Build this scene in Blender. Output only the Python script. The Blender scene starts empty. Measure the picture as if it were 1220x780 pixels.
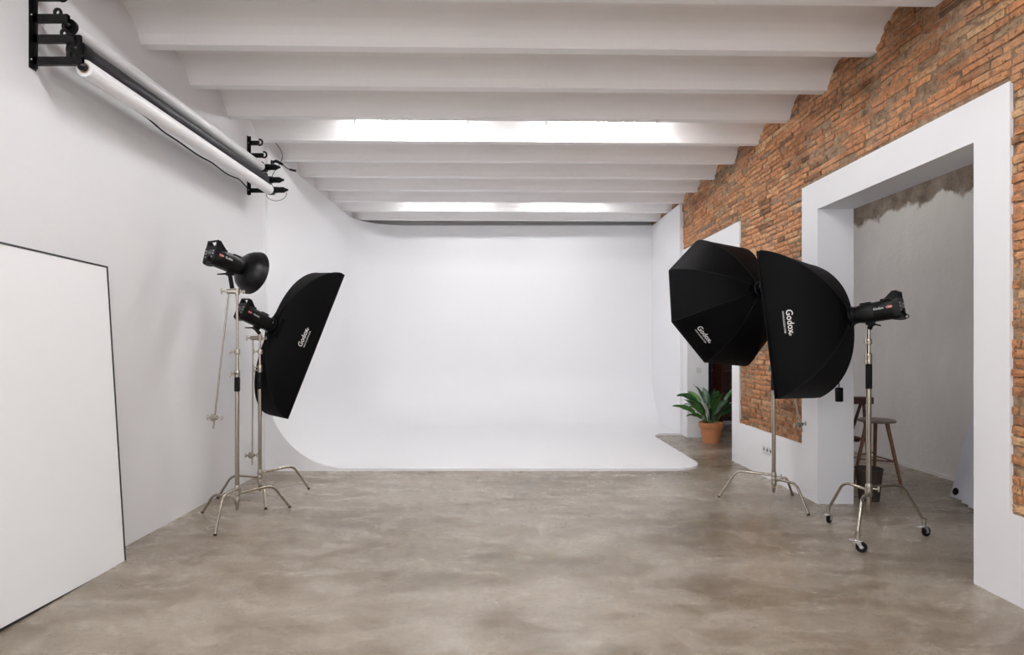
import bpy, math, random
from mathutils import Vector, Matrix, noise
R = math.radians
PI = math.pi
random.seed(7)
scn = bpy.context.scene
COL = scn.collection
V = Vector

# ------------------------------------------------------------------ mesh builder
class MB:
    def __init__(s):
        s.v = []; s.f = []
    def add(s, vs, fs):
        n = len(s.v)
        s.v += [V(p) for p in vs]
        s.f += [tuple(i + n for i in f) for f in fs]
        return s
    def box(s, x0, x1, y0, y1, z0, z1, M=None):
        vs = [V((x, y, z)) for x in (x0, x1) for y in (y0, y1) for z in (z0, z1)]
        if M is not None: vs = [M @ p for p in vs]
        return s.add(vs, [(0,1,3,2),(4,6,7,5),(0,4,5,1),(2,3,7,6),(0,2,6,4),(1,5,7,3)])
    def rbox(s, x0, x1, y0, y1, z0, z1, b=.004, M=None):
        # box with chamfered edges (24 vertices)
        import bmesh
        bm = bmesh.new()
        vs = [bm.verts.new((x, y, z)) for x in (x0, x1) for y in (y0, y1) for z in (z0, z1)]
        for f in [(0,1,3,2),(4,6,7,5),(0,4,5,1),(2,3,7,6),(0,2,6,4),(1,5,7,3)]:
            bm.faces.new([vs[i] for i in f])
        bmesh.ops.bevel(bm, geom=list(bm.edges), offset=b, segments=2, affect='EDGES', profile=.5)
        bm.verts.index_update()
        pts = [v.co.copy() for v in bm.verts]
        if M is not None: pts = [M @ p for p in pts]
        s.add(pts, [[v.index for v in f.verts] for f in bm.faces])
        bm.free()
        return s
    def tube(s, pts, r, n=12, cap=True, closed=False):
        pts = [V(p) for p in pts]
        m = len(pts)
        rs = r if isinstance(r, (list, tuple)) else [r] * m
        prev = None; rings = []
        for i, p in enumerate(pts):
            if closed: t = pts[(i+1) % m] - pts[i-1]
            else: t = pts[min(i+1, m-1)] - pts[max(i-1, 0)]
            if t.length < 1e-9: t = V((0,0,1))
            t.normalize()
            if prev is None:
                a = V((0,0,1)) if abs(t.z) < .9 else V((1,0,0))
                u = t.cross(a).normalized()
            else:
                u = (prev - t * prev.dot(t))
                if u.length < 1e-6: u = t.orthogonal()
                u.normalize()
            prev = u
            w = t.cross(u)
            rings.append([p + (u * math.cos(2*PI*k/n) + w * math.sin(2*PI*k/n)) * rs[i] for k in range(n)])
        vs = [q for rg in rings for q in rg]
        fs = []
        seg = m if closed else m - 1
        for i in range(seg):
            j = (i + 1) % m
            for k in range(n):
                fs.append((i*n+k, i*n+(k+1) % n, j*n+(k+1) % n, j*n+k))
        if cap and not closed:
            fs.append(tuple(reversed(range(n)))); fs.append(tuple((m-1)*n+k for k in range(n)))
        return s.add(vs, fs)
    def lathe(s, prof, M=None, n=24, sx=1, sz=1):
        # prof: (radius, along Y); revolved about Y
        vs = []; fs = []
        for (r, y) in prof:
            for k in range(n):
                a = 2*PI*k/n
                vs.append(V((r*sx*math.cos(a), y, r*sz*math.sin(a))))
        if M is not None: vs = [M @ p for p in vs]
        m = len(prof)
        for i in range(m-1):
            for k in range(n):
                fs.append((i*n+k, i*n+(k+1) % n, (i+1)*n+(k+1) % n, (i+1)*n+k))
        if prof[0][0] > 1e-6: fs.append(tuple(range(n)))
        if prof[-1][0] > 1e-6: fs.append(tuple((m-1)*n+k for k in reversed(range(n))))
        return s.add(vs, fs)
    def grid(s, P):
        m = len(P); n = len(P[0])
        return s.add([q for row in P for q in row],
                     [(i*n+k, i*n+k+1, (i+1)*n+k+1, (i+1)*n+k) for i in range(m-1) for k in range(n-1)])
    def prism(s, poly, axis, a, b):
        # poly: list of 2D points; axis: extrusion axis
        def mk(p, t):
            if axis == 'x': return V((t, p[0], p[1]))
            if axis == 'y': return V((p[0], t, p[1]))
            return V((p[0], p[1], t))
        n = len(poly)
        vs = [mk(p, a) for p in poly] + [mk(p, b) for p in poly]
        fs = [tuple(range(n)), tuple(reversed(range(n, 2*n)))]
        fs += [(i, (i+1) % n, (i+1) % n + n, i + n) for i in range(n)]
        return s.add(vs, fs)
    def build(s, name, mat, parent=None, smooth=False, loc=None, fix=True):
        me = bpy.data.meshes.new(name)
        me.from_pydata([tuple(p) for p in s.v], [], s.f)
        if fix:
            import bmesh
            bm = bmesh.new(); bm.from_mesh(me)
            bmesh.ops.recalc_face_normals(bm, faces=bm.faces)
            bm.to_mesh(me); bm.free()
        me.materials.append(mat)
        if smooth:
            me.polygons.foreach_set('use_smooth', [True] * len(me.polygons))
            try: me.set_sharp_from_angle(angle=R(38))
            except Exception: pass
        me.update()
        o = bpy.data.objects.new(name, me)
        COL.objects.link(o)
        if parent is not None: o.parent = parent
        if loc is not None: o.location = loc
        return o

def fillet(pts, r, seg=6):
    pts = [V(p) for p in pts]
    out = [pts[0]]
    for i in range(1, len(pts)-1):
        a, b, c = pts[i-1], pts[i], pts[i+1]
        d1 = (a-b); d2 = (c-b)
        q = min(r, d1.length*.45, d2.length*.45)
        p1 = b + d1.normalized()*q; p2 = b + d2.normalized()*q
        for k in range(seg+1):
            t = k/seg
            out.append(p1*(1-t)**2 + b*2*t*(1-t) + p2*t*t)
    out.append(pts[-1])
    return out

def tag(o, label=None, cat=None, group=None, kind=None):
    if label: o['label'] = label
    if cat: o['category'] = cat
    if group: o['group'] = group
    if kind: o['kind'] = kind
    return o
def thing(name, loc, label, cat, group=None, rot=None):
    o = bpy.data.objects.new(name, None); COL.objects.link(o)
    o.empty_display_size = .1
    o.location = loc
    if rot is not None: o.rotation_euler = rot
    return tag(o, label, cat, group)
def struct(o):
    o['kind'] = 'structure'; return o

# ------------------------------------------------------------------ materials
def newmat(name):
    m = bpy.data.materials.new(name); m.use_nodes = True
    nt = m.node_tree; b = nt.nodes['Principled BSDF']
    return m, nt, b
def plain(name, col, rough=.5, metal=0, bump=0, scale=60, var=0, spec=None, coat=0):
    m, nt, b = newmat(name)
    b.inputs['Base Color'].default_value = (*col, 1)
    b.inputs['Roughness'].default_value = rough
    b.inputs['Metallic'].default_value = metal
    if spec is not None: b.inputs['Specular IOR Level'].default_value = spec
    if coat: b.inputs['Coat Weight'].default_value = coat
    tc = nt.nodes.new('ShaderNodeTexCoord')
    nz = nt.nodes.new('ShaderNodeTexNoise'); nz.inputs['Scale'].default_value = scale
    nz.inputs['Detail'].default_value = 4
    nt.links.new(tc.outputs['Object'], nz.inputs['Vector'])
    if bump:
        bp = nt.nodes.new('ShaderNodeBump'); bp.inputs['Strength'].default_value = bump
        bp.inputs['Distance'].default_value = .004
        nt.links.new(nz.outputs['Fac'], bp.inputs['Height']); nt.links.new(bp.outputs['Normal'], b.inputs['Normal'])
    if var:
        mx = nt.nodes.new('ShaderNodeMixRGB')
        mx.inputs[1].default_value = (*[c*(1-var) for c in col], 1)
        mx.inputs[2].default_value = (*[min(1, c*(1+var)) for c in col], 1)
        nt.links.new(nz.outputs['Fac'], mx.inputs[0]); nt.links.new(mx.outputs[0], b.inputs['Base Color'])
    return m
def ramp(nt, src, stops):
    r = nt.nodes.new('ShaderNodeValToRGB')
    e = r.color_ramp.elements
    while len(e) < len(stops): e.new(.5)
    for i, (p, c) in enumerate(stops):
        e[i].position = p; e[i].color = (*c, 1) if len(c) == 3 else c
    nt.links.new(src, r.inputs['Fac'])
    return r
def nnoise(nt, vec, scale, detail=5, rough=.55, dist=0):
    n = nt.nodes.new('ShaderNodeTexNoise'); n.inputs['Scale'].default_value = scale
    n.inputs['Detail'].default_value = detail; n.inputs['Roughness'].default_value = rough
    n.inputs['Distortion'].default_value = dist
    nt.links.new(vec, n.inputs['Vector'])
    return n.outputs['Fac']
def mapping(nt, sc):
    tc = nt.nodes.new('ShaderNodeTexCoord'); mp = nt.nodes.new('ShaderNodeMapping')
    mp.inputs['Scale'].default_value = sc
    nt.links.new(tc.outputs['Object'], mp.inputs['Vector'])
    return mp.outputs['Vector']
def mixc(nt, fac, a, b, mode='MIX'):
    m = nt.nodes.new('ShaderNodeMixRGB'); m.blend_type = mode
    for i, x in ((0, fac), (1, a), (2, b)):
        if isinstance(x, (int, float)): m.inputs[i].default_value = x
        elif isinstance(x, tuple): m.inputs[i].default_value = (*x, 1)
        else: nt.links.new(x, m.inputs[i])
    return m.outputs[0]

def m_wallwhite(name, col, bstr=.25):
    m, nt, b = newmat(name)
    v = mapping(nt, (1, 1, 1))
    n1 = nnoise(nt, v, 1.3, 5, .6)
    n2 = nnoise(nt, v, 9, 6, .65)
    n3 = nnoise(nt, v, 90, 3, .6)
    c = mixc(nt, n1, tuple(x*.965 for x in col), tuple(min(1, x*1.02) for x in col))
    nt.links.new(c, b.inputs['Base Color'])
    b.inputs['Roughness'].default_value = .62
    ad = nt.nodes.new('ShaderNodeMath'); ad.operation = 'MULTIPLY_ADD'
    nt.links.new(n3, ad.inputs[0]); ad.inputs[1].default_value = .12; nt.links.new(n2, ad.inputs[2])
    bp = nt.nodes.new('ShaderNodeBump'); bp.inputs['Strength'].default_value = bstr; bp.inputs['Distance'].default_value = .012
    nt.links.new(ad.outputs[0], bp.inputs['Height']); nt.links.new(bp.outputs['Normal'], b.inputs['Normal'])
    return m

M_WALL = m_wallwhite('white_plaster', (.81, .80, .81))
M_CEIL = m_wallwhite('white_ceiling_paint', (.90, .875, .87), .35)
M_BEAM = m_wallwhite('lighter_white_beam', (.93, .92, .92), .15)  # beam undersides, a slightly lighter white than the vaults
M_FRAMEW = m_wallwhite('white_smooth_plaster', (.88, .87, .89), .08)
M_CYC = plain('white_cyclorama_paint', (.90, .895, .91), .5, bump=.03, scale=25)

def m_floor():
    m, nt, b = newmat('polished_concrete')
    tc = nt.nodes.new('ShaderNodeTexCoord')
    vec0 = tc.outputs['Object']
    # warp
    nw = nt.nodes.new('ShaderNodeTexNoise'); nw.inputs['Scale'].default_value = 1.1; nw.inputs['Detail'].default_value = 4
    nt.links.new(vec0, nw.inputs['Vector'])
    ad = nt.nodes.new('ShaderNodeVectorMath'); ad.operation = 'MULTIPLY_ADD'
    nt.links.new(nw.outputs['Color'], ad.inputs[0]); ad.inputs[1].default_value = (.45, .3, 0)
    nt.links.new(vec0, ad.inputs[2])
    vec = ad.outputs[0]
    mp = nt.nodes.new('ShaderNodeMapping'); mp.inputs['Scale'].default_value = (.75, 1.3, 1); mp.inputs['Rotation'].default_value = (0, 0, .25)
    nt.links.new(vec, mp.inputs['Vector'])
    big = nnoise(nt, mp.outputs[0], .8, 9, .66, .2)
    mid = nnoise(nt, mp.outputs[0], 3.6, 10, .74, .35)
    fine = nnoise(nt, vec0, 26, 6, .75)
    ml = nt.nodes.new('ShaderNodeMath'); ml.operation = 'MULTIPLY_ADD'
    nt.links.new(mid, ml.inputs[0]); ml.inputs[1].default_value = .40
    m2 = nt.nodes.new('ShaderNodeMath'); m2.operation = 'MULTIPLY'; nt.links.new(big, m2.inputs[0]); m2.inputs[1].default_value = .62
    nt.links.new(m2.outputs[0], ml.inputs[2])
    r = ramp(nt, ml.outputs[0], [(.33, (.10, .070, .043)), (.44, (.21, .162, .112)), (.54, (.35, .295, .232)), (.66, (.48, .42, .35))])
    c = mixc(nt, .35, r.outputs[0], ramp(nt, fine, [(.35, (.55, .55, .55)), (.6, (1.1, 1.1, 1.1))]).outputs[0], 'MULTIPLY')
    # thin scratchy veins
    wv = nnoise(nt, mp.outputs[0], 5.5, 10, .62, 1.4)
    vr = ramp(nt, wv, [(.475, (1, 1, 1)), (.5, (.55, .5, .45)), (.525, (1, 1, 1))])
    msk = nnoise(nt, vec0, 1.7, 3)
    mk = ramp(nt, msk, [(.5, (0, 0, 0)), (.68, (.55, .55, .55))])
    c = mixc(nt, mk.outputs[0], c, mixc(nt, 1.0, c, vr.outputs[0], 'MULTIPLY'))
    nt.links.new(c, b.inputs['Base Color'])
    rr = ramp(nt, mid, [(.35, (.36, .36, .36)), (.65, (.22, .22, .22))])
    nt.links.new(rr.outputs[0], b.inputs['Roughness'])
    b.inputs['Specular IOR Level'].default_value = .5
    bp = nt.nodes.new('ShaderNodeBump'); bp.inputs['Strength'].default_value = .12; bp.inputs['Distance'].default_value = .01
    nt.links.new(mid, bp.inputs['Height']); nt.links.new(bp.outputs['Normal'], b.inputs['Normal'])
    return m
M_FLOOR = m_floor()

def m_brick():
    m, nt, b = newmat('old_red_brick')
    g = nt.nodes.new('ShaderNodeNewGeometry')
    v = mapping(nt, (1, 1, 1))
    base = ramp(nt, g.outputs['Random Per Island'], [(0, (.22, .115, .06)), (.08, (.47, .215, .095)), (.35, (.63, .285, .13)),
                (.6, (.70, .36, .17)), (.8, (.58, .245, .11)), (.93, (.74, .47, .25)), (1, (.28, .205, .14))])
    n1 = nnoise(nt, v, 22, 7, .7)
    n2 = nnoise(nt, v, 2.2, 5, .6)
    c = mixc(nt, 1.0, base.outputs[0], ramp(nt, n1, [(.3, (.5, .47, .45)), (.5, (.95, .95, .95)), (.72, (1.35, 1.35, 1.35))]).outputs[0], 'MULTIPLY')
    f = ramp(nt, n2, [(.48, (0, 0, 0)), (.72, (.6, .6, .6))])
    c = mixc(nt, f.outputs[0], c, (.46, .30, .20))
    n6 = nnoise(nt, v, .75, 6, .7)
    st_ = ramp(nt, n6, [(.50, (1, 1, 1)), (.62, (.52, .42, .34))])
    c = mixc(nt, 1.0, c, st_.outputs[0], 'MULTIPLY')
    n4 = nnoise(nt, v, 70, 3, .6)
    sp = ramp(nt, n4, [(.66, (0, 0, 0)), (.74, (.5, .5, .5))])
    c = mixc(nt, sp.outputs[0], c, (.55, .42, .33))
    # darker brown patch high on the wall near the vaults
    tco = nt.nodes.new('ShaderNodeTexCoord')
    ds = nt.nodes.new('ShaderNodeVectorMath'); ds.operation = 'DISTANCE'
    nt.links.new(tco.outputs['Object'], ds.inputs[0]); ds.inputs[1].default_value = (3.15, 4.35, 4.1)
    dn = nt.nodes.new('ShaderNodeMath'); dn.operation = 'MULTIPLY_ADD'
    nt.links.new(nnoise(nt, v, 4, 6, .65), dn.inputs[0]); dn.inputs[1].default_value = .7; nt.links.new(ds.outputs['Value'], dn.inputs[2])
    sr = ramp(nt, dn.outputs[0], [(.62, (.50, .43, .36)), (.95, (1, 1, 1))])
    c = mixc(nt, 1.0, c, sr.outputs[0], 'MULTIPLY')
    pit = ramp(nt, nnoise(nt, v, 30, 5, .75), [(.36, (.32, .28, .25)), (.43, (1, 1, 1))])
    c = mixc(nt, 1.0, c, pit.outputs[0], 'MULTIPLY')
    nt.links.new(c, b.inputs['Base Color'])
    b.inputs['Roughness'].default_value = .9
    bp = nt.nodes.new('ShaderNodeBump'); bp.inputs['Strength'].default_value = .8; bp.inputs['Distance'].default_value = .012
    n3 = nnoise(nt, v, 38, 8, .7)
    nt.links.new(n3, bp.inputs['Height']); nt.links.new(bp.outputs['Normal'], b.inputs['Normal'])
    return m
def m_mortar():
    m, nt, b = newmat('sandy_mortar')
    v = mapping(nt, (1, 1, 1))
    n = nnoise(nt, v, 14, 8, .7)
    r = ramp(nt, n, [(.3, (.09, .055, .033)), (.5, (.29, .185, .115)), (.7, (.48, .34, .225))])
    nt.links.new(r.outputs[0], b.inputs['Base Color']); b.inputs['Roughness'].default_value = .95
    bp = nt.nodes.new('ShaderNodeBump'); bp.inputs['Strength'].default_value = .9; bp.inputs['Distance'].default_value = .02
    nt.links.new(n, bp.inputs['Height']); nt.links.new(bp.outputs['Normal'], b.inputs['Normal'])
    return m
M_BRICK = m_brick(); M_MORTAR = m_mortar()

def m_oldplaster():
    # grey render to about 3.35 m, raw brown masonry above a ragged line
    m, nt, b = newmat('aged_grey_render')
    tc = nt.nodes.new('ShaderNodeTexCoord'); v = tc.outputs['Object']
    sep = nt.nodes.new('ShaderNodeSeparateXYZ'); nt.links.new(v, sep.inputs[0])
    n = nnoise(nt, v, 2.6, 6, .6)
    a = nt.nodes.new('ShaderNodeMath'); a.operation = 'MULTIPLY_ADD'
    nt.links.new(n, a.inputs[0]); a.inputs[1].default_value = .55; nt.links.new(sep.outputs['Z'], a.inputs[2])
    mr = nt.nodes.new('ShaderNodeMapRange'); mr.inputs[1].default_value = 3.60; mr.inputs[2].default_value = 3.66
    nt.links.new(a.outputs[0], mr.inputs[0])
    mp = mapping(nt, (1, 1.6, .7))
    n5 = nnoise(nt, mp, 2.2, 5, .6)
    low = ramp(nt, n5, [(.25, (.74, .71, .68)), (.75, (.81, .78, .75))])
    hi = ramp(nt, nnoise(nt, v, 5, 7, .7), [(.3, (.13, .10, .08)), (.5, (.27, .215, .17)), (.72, (.40, .34, .28))])
    c = mixc(nt, mr.outputs[0], low.outputs[0], hi.outputs[0])
    nt.links.new(c, b.inputs['Base Color']); b.inputs['Roughness'].default_value = .85
    bp = nt.nodes.new('ShaderNodeBump'); bp.inputs['Strength'].default_value = .4; bp.inputs['Distance'].default_value = .02
    nt.links.new(nnoise(nt, v, 12, 7, .7), bp.inputs['Height']); nt.links.new(bp.outputs['Normal'], b.inputs['Normal'])
    return m
M_OLD = m_oldplaster()

M_BLACKM = plain('black_painted_steel', (.004, .0035, .004), .42, 0, .05, spec=.25)
M_BLACKP = plain('black_plastic', (.0025, .0025, .003), .36, 0, .08, 300, spec=.2)
M_RUBBER = plain('black_rubber', (.004, .004, .004), .7, spec=.2)
M_FABRIC = plain('black_nylon_fabric', (.0018, .0017, .0021), .6, 0, .3, 130, .25, spec=.07)
M_PIPING = plain('black_seam_tape', (.005, .005, .006), .6, spec=.2)
M_DIFF = plain('white_diffuser_cloth', (.82, .82, .82), .8)
M_SILVER = plain('silver_lining', (.6, .6, .6), .35, .8)
M_STEEL = plain('nickel_plated_steel', (.43, .385, .325), .27, 1, .03, 90, .08)
M_CAST = plain('cast_grip_metal', (.42, .375, .32), .40, .9, .15, 150)
M_CHROME = plain('chrome', (.75, .75, .76), .15, 1)
M_DISH = plain('satin_black_metal', (.002, .002, .003), .32, spec=.28)
M_LOGO = plain('white_print', (.78, .76, .74), .6)
M_RED = plain('red_badge', (.45, .02, .015), .4)
M_LCD = plain('grey_display', (.10, .11, .12), .2)
M_BUTTON = plain('grey_button', (.42, .42, .44), .4)
M_PAPER = plain('white_paper_roll', (.84, .83, .84), .5)
M_VINYL = plain('pearl_white_vinyl', (.72, .71, .72), .35)
M_GREYP = plain('dark_grey_paper_roll', (.014, .012, .015), .5, spec=.3)
M_CARD = plain('cardboard_core', (.38, .27, .17), .8, var=.1)
M_PANELW = plain('white_panel_cloth', (.93, .93, .935), .7, bump=.03, scale=12)
M_TAPE = plain('black_edge_tape', (.010, .010, .011), .5)
M_TERRA = plain('terracotta', (.50, .20, .085), .75, bump=.15, scale=40, var=.12)
M_SOIL = plain('potting_soil', (.035, .022, .014), .95, bump=.8, scale=60)
M_WOOD = None
def m_wood(name, a, bcol, sc=(1, 1, .12), rough=.5):
    m, nt, b = newmat(name)
    v = mapping(nt, sc)
    n = nnoise(nt, v, 28, 6, .6, .6)
    r = ramp(nt, n, [(.3, a), (.7, bcol)])
    nt.links.new(r.outputs[0], b.inputs['Base Color']); b.inputs['Roughness'].default_value = rough
    return m
M_WOOD = m_wood('reddish_brown_wood', (.13, .052, .024), (.27, .12, .058))
M_SEATW = m_wood('worn_grey_brown_wood', (.13, .10, .08), (.24, .19, .15), (.2, 1, 1))
M_DWOOD = m_wood('dark_mahogany', (.055, .018, .014), (.13, .045, .032), (1, .1, 1))
M_FOAMB = plain('bluish_white_foam_board', (.66, .68, .75), .6)
M_CURTR = plain('dark_red_cloth', (.13, .026, .017), .8, bump=.3, scale=20, var=.3)
M_CURTB = plain('dark_blue_cloth', (.035, .045, .11), .8, bump=.3, scale=20, var=.2)
M_BASKET = plain('dark_brown_woven_bin', (.055, .04, .03), .8, bump=.6, scale=60, var=.35)
M_PLATE = plain('white_switch_plastic', (.72, .71, .70), .4)
M_HOLE = plain('dark_socket', (.10, .10, .10), .5)
def m_leaf():
    m, nt, b = newmat('glossy_green_leaf')
    v = mapping(nt, (1, 1, 1))
    g = nt.nodes.new('ShaderNodeNewGeometry')
    r = ramp(nt, g.outputs['Random Per Island'], [(0, (.012, .045, .015)), (.5, (.022, .085, .022)), (.85, (.05, .16, .03)), (1, (.12, .26, .04))])
    nt.links.new(r.outputs[0], b.inputs['Base Color']); b.inputs['Roughness'].default_value = .32
    return m
M_LEAF = m_leaf()
def m_emit(name, col, st):
    m, nt, b = newmat(name)
    b.inputs['Base Color'].default_value = (.9, .9, .9, 1)
    b.inputs['Emission Color'].default_value = (*col, 1)
    b.inputs['Emission Strength'].default_value = st
    return m
M_TUBE = m_emit('lit_fluorescent_tube', (.97, .985, 1), 200)
M_TUBEF = m_emit('lit_dim_fluorescent_tube', (.97, .985, 1), 84)

# ------------------------------------------------------------------ room dimensions (metres)
XL, XR = -2.98, 3.14       # left wall face, right plaster face
XB = 3.168                 # mortar plane behind the plaster
XO = 3.50                  # rear face of the brick wall
XC = 5.25                  # far wall of the side room
YN, YF = -3.6, 12.55
HB = 4.06                  # underside of ceiling beams
O1 = (3.918, 5.86)         # near opening
O2 = (8.05, 10.0)          # far opening
HL = 2.94; HT = 3.225; HD = .545
CY0, CY1 = 7.37, 12.17     # cyclorama depth
CXL, CXR = -2.95, 3.094
CH = 4.04

struct(MB().box(-3.3, 5.5, YN-.2, 16.2, -.12, 0).build('floor', M_FLOOR))
struct(MB().box(XL-.2, XL, YN, YF, 0, 4.6).build('wall_left', M_WALL))
struct(MB().box(XL-.2, XO, YF, YF+.2, 0, 4.6).build('wall_back', M_WALL))
# wall behind the camera with two window openings
w = MB()
wins = [(-2.3, -.4), (.5, 2.4)]
xs = [XL-.2, -2.3, -.4, .5, 2.4, 3.5]
for i in range(5):
    if i in (1, 3):
        w.box(xs[i], xs[i+1], YN-.25, YN, 0, .9); w.box(xs[i], xs[i+1], YN-.25, YN, 3.3, 4.6)
    else: w.box(xs[i], xs[i+1], YN-.25, YN, 0, 4.6)
struct(w.build('wall_front', M_WALL))
for i, (a, b) in enumerate(wins):
    q = MB()
    q.box(a, a+.06, YN-.16, YN-.1, .9, 3.3); q.box(b-.06, b, YN-.16, YN-.1, .9, 3.3)
    q.box(a, b, YN-.16, YN-.1, .9, .96); q.box(a, b, YN-.16, YN-.1, 3.24, 3.3)
    q.box((a+b)/2-.025, (a+b)/2+.025, YN-.16, YN-.1, .9, 3.3); q.box(a, b, YN-.16, YN-.1, 2.4, 2.45)
    struct(q.build('window_%d' % (i+1), M_FRAMEW))

# right wall core, two wide openings through it
w = MB()
w.box(XB, XO, YN, O1[0], 0, 4.6); w.box(XB, XO, O1[1], O2[0], 0, 4.6); w.box(XB, XO, O2[1], YF, 0, 4.6)
w.box(XB, XO, O1[0], O1[1], HL, 4.6); w.box(XB, XO, O2[0], O2[1], HL, 4.6)
struct(w.build('wall_right', M_FRAMEW))
# plaster skin with the frames round both openings, one slab, edges stand proud of the brick
def slab(rects):
    q = MB()
    for (y0, y1, z0, z1) in rects: q.box(XR, XB, y0, y1, z0, z1)
    return q
q = slab([(YN, 1.2, 0, 4.6), (1.2, 3.64, 0, HD), (3.64, O1[0], 0, HT), (O1[0], O1[1], HL, HT),
          (O1[1], 6.17, 0, HT), (6.17, 7.80, 0, HD), (7.80, O2[0], 0, HT), (O2[0], O2[1], HL, HT),
          (O2[1], 10.27, 0, HT), (10.27, YF, 0, 3.9)])
struct(q.build('trim_1', M_FRAMEW))

# brickwork: bricks laid one by one in wavy courses on a bed of mortar
class BrickMesh(MB): pass
bm_ = BrickMesh()
rnd = random.Random(11)
def in_plaster(y, z):
    for (y0, y1, z0, z1) in [(3.64, 6.17, 0, HT), (7.80, 10.27, 0, HT), (1.2, 12.5, 0, HD)]:
        if y0 < y < y1 and z0 < z < z1: return True
    return False
def brick(y0, y1, z0, z1, wav):
    # clip against the plaster zones (a little tucks under the plaster edge)
    yc = (y0+y1)/2; zc = (z0+z1)/2
    if z1 < HD+.004: return
    if z0 < HT-.004:
        for (a, b) in ((3.64, 6.17), (7.80, 10.27)):
            if y0 >= a-.01 and y1 <= b+.01: return
            if z1 < HT + .01 or True:
                if a < y1 <= b+.5 and y0 < a: y1 = a-.003
                if a-.5 <= y0 < b and y1 > b: y0 = b+.003
    if y1 - y0 < .03: return
    d = rnd.uniform(.007, .026) + .010*noise.noise(V((yc*.8, zc*.8, 3)))
    if rnd.random() < .02: d = -.004
    d = min(d, .025)
    nx = 5; ny = 3
    P = []
    for j in range(ny):
        row = []
        for i in range(nx):
            ty = i/(nx-1); tz = j/(ny-1)
            edge = (i in (0, nx-1)) or (j in (0, ny-1))
            y = y0 + (y1-y0)*ty + rnd.uniform(-.004, .004); z = z0 + (z1-z0)*tz + rnd.uniform(-.0035, .0035) + wav(y)
            x = XB - d + (rnd.uniform(.003, .009) if edge else rnd.uniform(-.002, .003))
            row.append(V((x, y, z)))
        P.append(row)
    n0 = len(bm_.v)
    for row in P: bm_.v += row
    per = [(0, i) for i in range(nx)] + [(j, nx-1) for j in range(1, ny)] + [(ny-1, i) for i in range(nx-2, -1, -1)] + [(j, 0) for j in range(ny-2, 0, -1)]
    for j in range(ny-1):
        for i in range(nx-1):
            a = n0+j*nx+i; bm_.f.append((a, a+nx, a+nx+1, a+1))
    pi = [n0+j*nx+i for j, i in per]
    back = []
    for k in pi:
        p = bm_.v[k]; back.append(len(bm_.v)); bm_.v.append(V((XB+.004, p.y, p.z)))
    m = len(pi)
    for k in range(m):
        bm_.f.append((pi[k], pi[(k+1) % m], back[(k+1) % m], back[k]))
z = .50; row = 0
while z < 4.32:
    h = rnd.uniform(.040, .052)
    ph = rnd.uniform(0, 6)
    wav = lambda y, p=z: .022*noise.noise(V((y*.55, p*.9, 0))) + .008*noise.noise(V((y*2.3, p*3, 9)))
    y = 1.2 + rnd.uniform(0, .25)
    while y < 12.3:
        L = rnd.choice([.29, .29, .27, .14, .15, .22])*rnd.uniform(.9, 1.08)
        brick(y, min(y+L, 12.4), z, z+h, wav)
        y += L + rnd.uniform(.008, .022)
    z += h + rnd.uniform(.009, .016); row += 1
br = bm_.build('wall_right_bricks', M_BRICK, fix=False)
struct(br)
mo = MB()
for (y0, y1, z0, z1) in [(1.2, 3.64, HD, 4.5), (3.64, 6.17, HT, 4.5), (6.17, 7.8, HD, 4.5), (7.8, 10.27, HT, 4.5), (10.27, 12.5, 3.9, 4.5)]:
    mo.box(XB-.005, XB+.01, y0, y1, z0, z1)
# rough broken mortar edge beside the near frame
struct(mo.build('wall_right_mortar', M_MORTAR))

# ceiling: shallow masonry vaults between slim white beams, slightly out of square
prof = []
NB = 22; Y0 = 4.895 - .757*11
def sh(x): return .0205*x
for k in range(NB+1):
    yk = Y0 + .757*k
    prof += [(yk, HB), (yk+.095, HB)]
    if k < NB:
        a = yk+.095; b = yk+.757; n = 12
        # circular arc, rise .2
        c = (b-a)/2; s_ = .205; rad = (c*c+s_*s_)/(2*s_); cyy = (a+b)/2; cz = HB+.012+s_-rad
        th = math.asin(c/rad) if rad >= c else PI/2
        for i in range(n+1):
            t = -th + 2*th*i/n
            prof.append((cyy+rad*math.sin(t), cz+rad*math.cos(t)))
ce = MB()
xsn = [XL-.1, -1.5, 0, 1.5, 3.30]
P = [[V((x, y+sh(x), z_)) for (y, z_) in prof] for x in xsn]
ce.grid(P)
top = [[V((x, prof[0][0]+sh(x), 4.5)), V((x, prof[-1][0]+sh(x), 4.5))] for x in (xsn[0], xsn[-1])]
ce.grid(top)
co_ = struct(ce.build('ceiling', M_CEIL))
co_.data.materials.append(M_BEAM)
for pl in co_.data.polygons:
    if abs(pl.center.z-HB) < .002: pl.material_index = 1
# dark gap plug above the back of the cyclorama is just the unlit back wall

# side room behind the openings
struct(MB().box(XC, XC+.2, -2.2, 16, 0, 4.2).build('wall_side_room', M_OLD))
struct(MB().box(XO, XC+.2, 14.6, 14.8, 0, 4.2).build('wall_side_room_far', M_OLD))
q = MB(); q.box(XO, XC, -2.4, -2.2, 0, .9); q.box(XO, XC, -2.4, -2.2, 2.9, 4.2); q.box(XO, 3.8, -2.4, -2.2, .9, 2.9); q.box(5.0, XC, -2.4, -2.2, .9, 2.9)
struct(q.build('wall_side_room_near', M_WALL))
struct(MB().box(XO, XC+.2, -2.4, 14.8, 4.0, 4.2).build('ceiling_side_room', M_OLD))
struct(MB().box(XC-.012, XC, -2.2, 14.6, 0, .045).build('baseboard_side_room', M_OLD))

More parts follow.
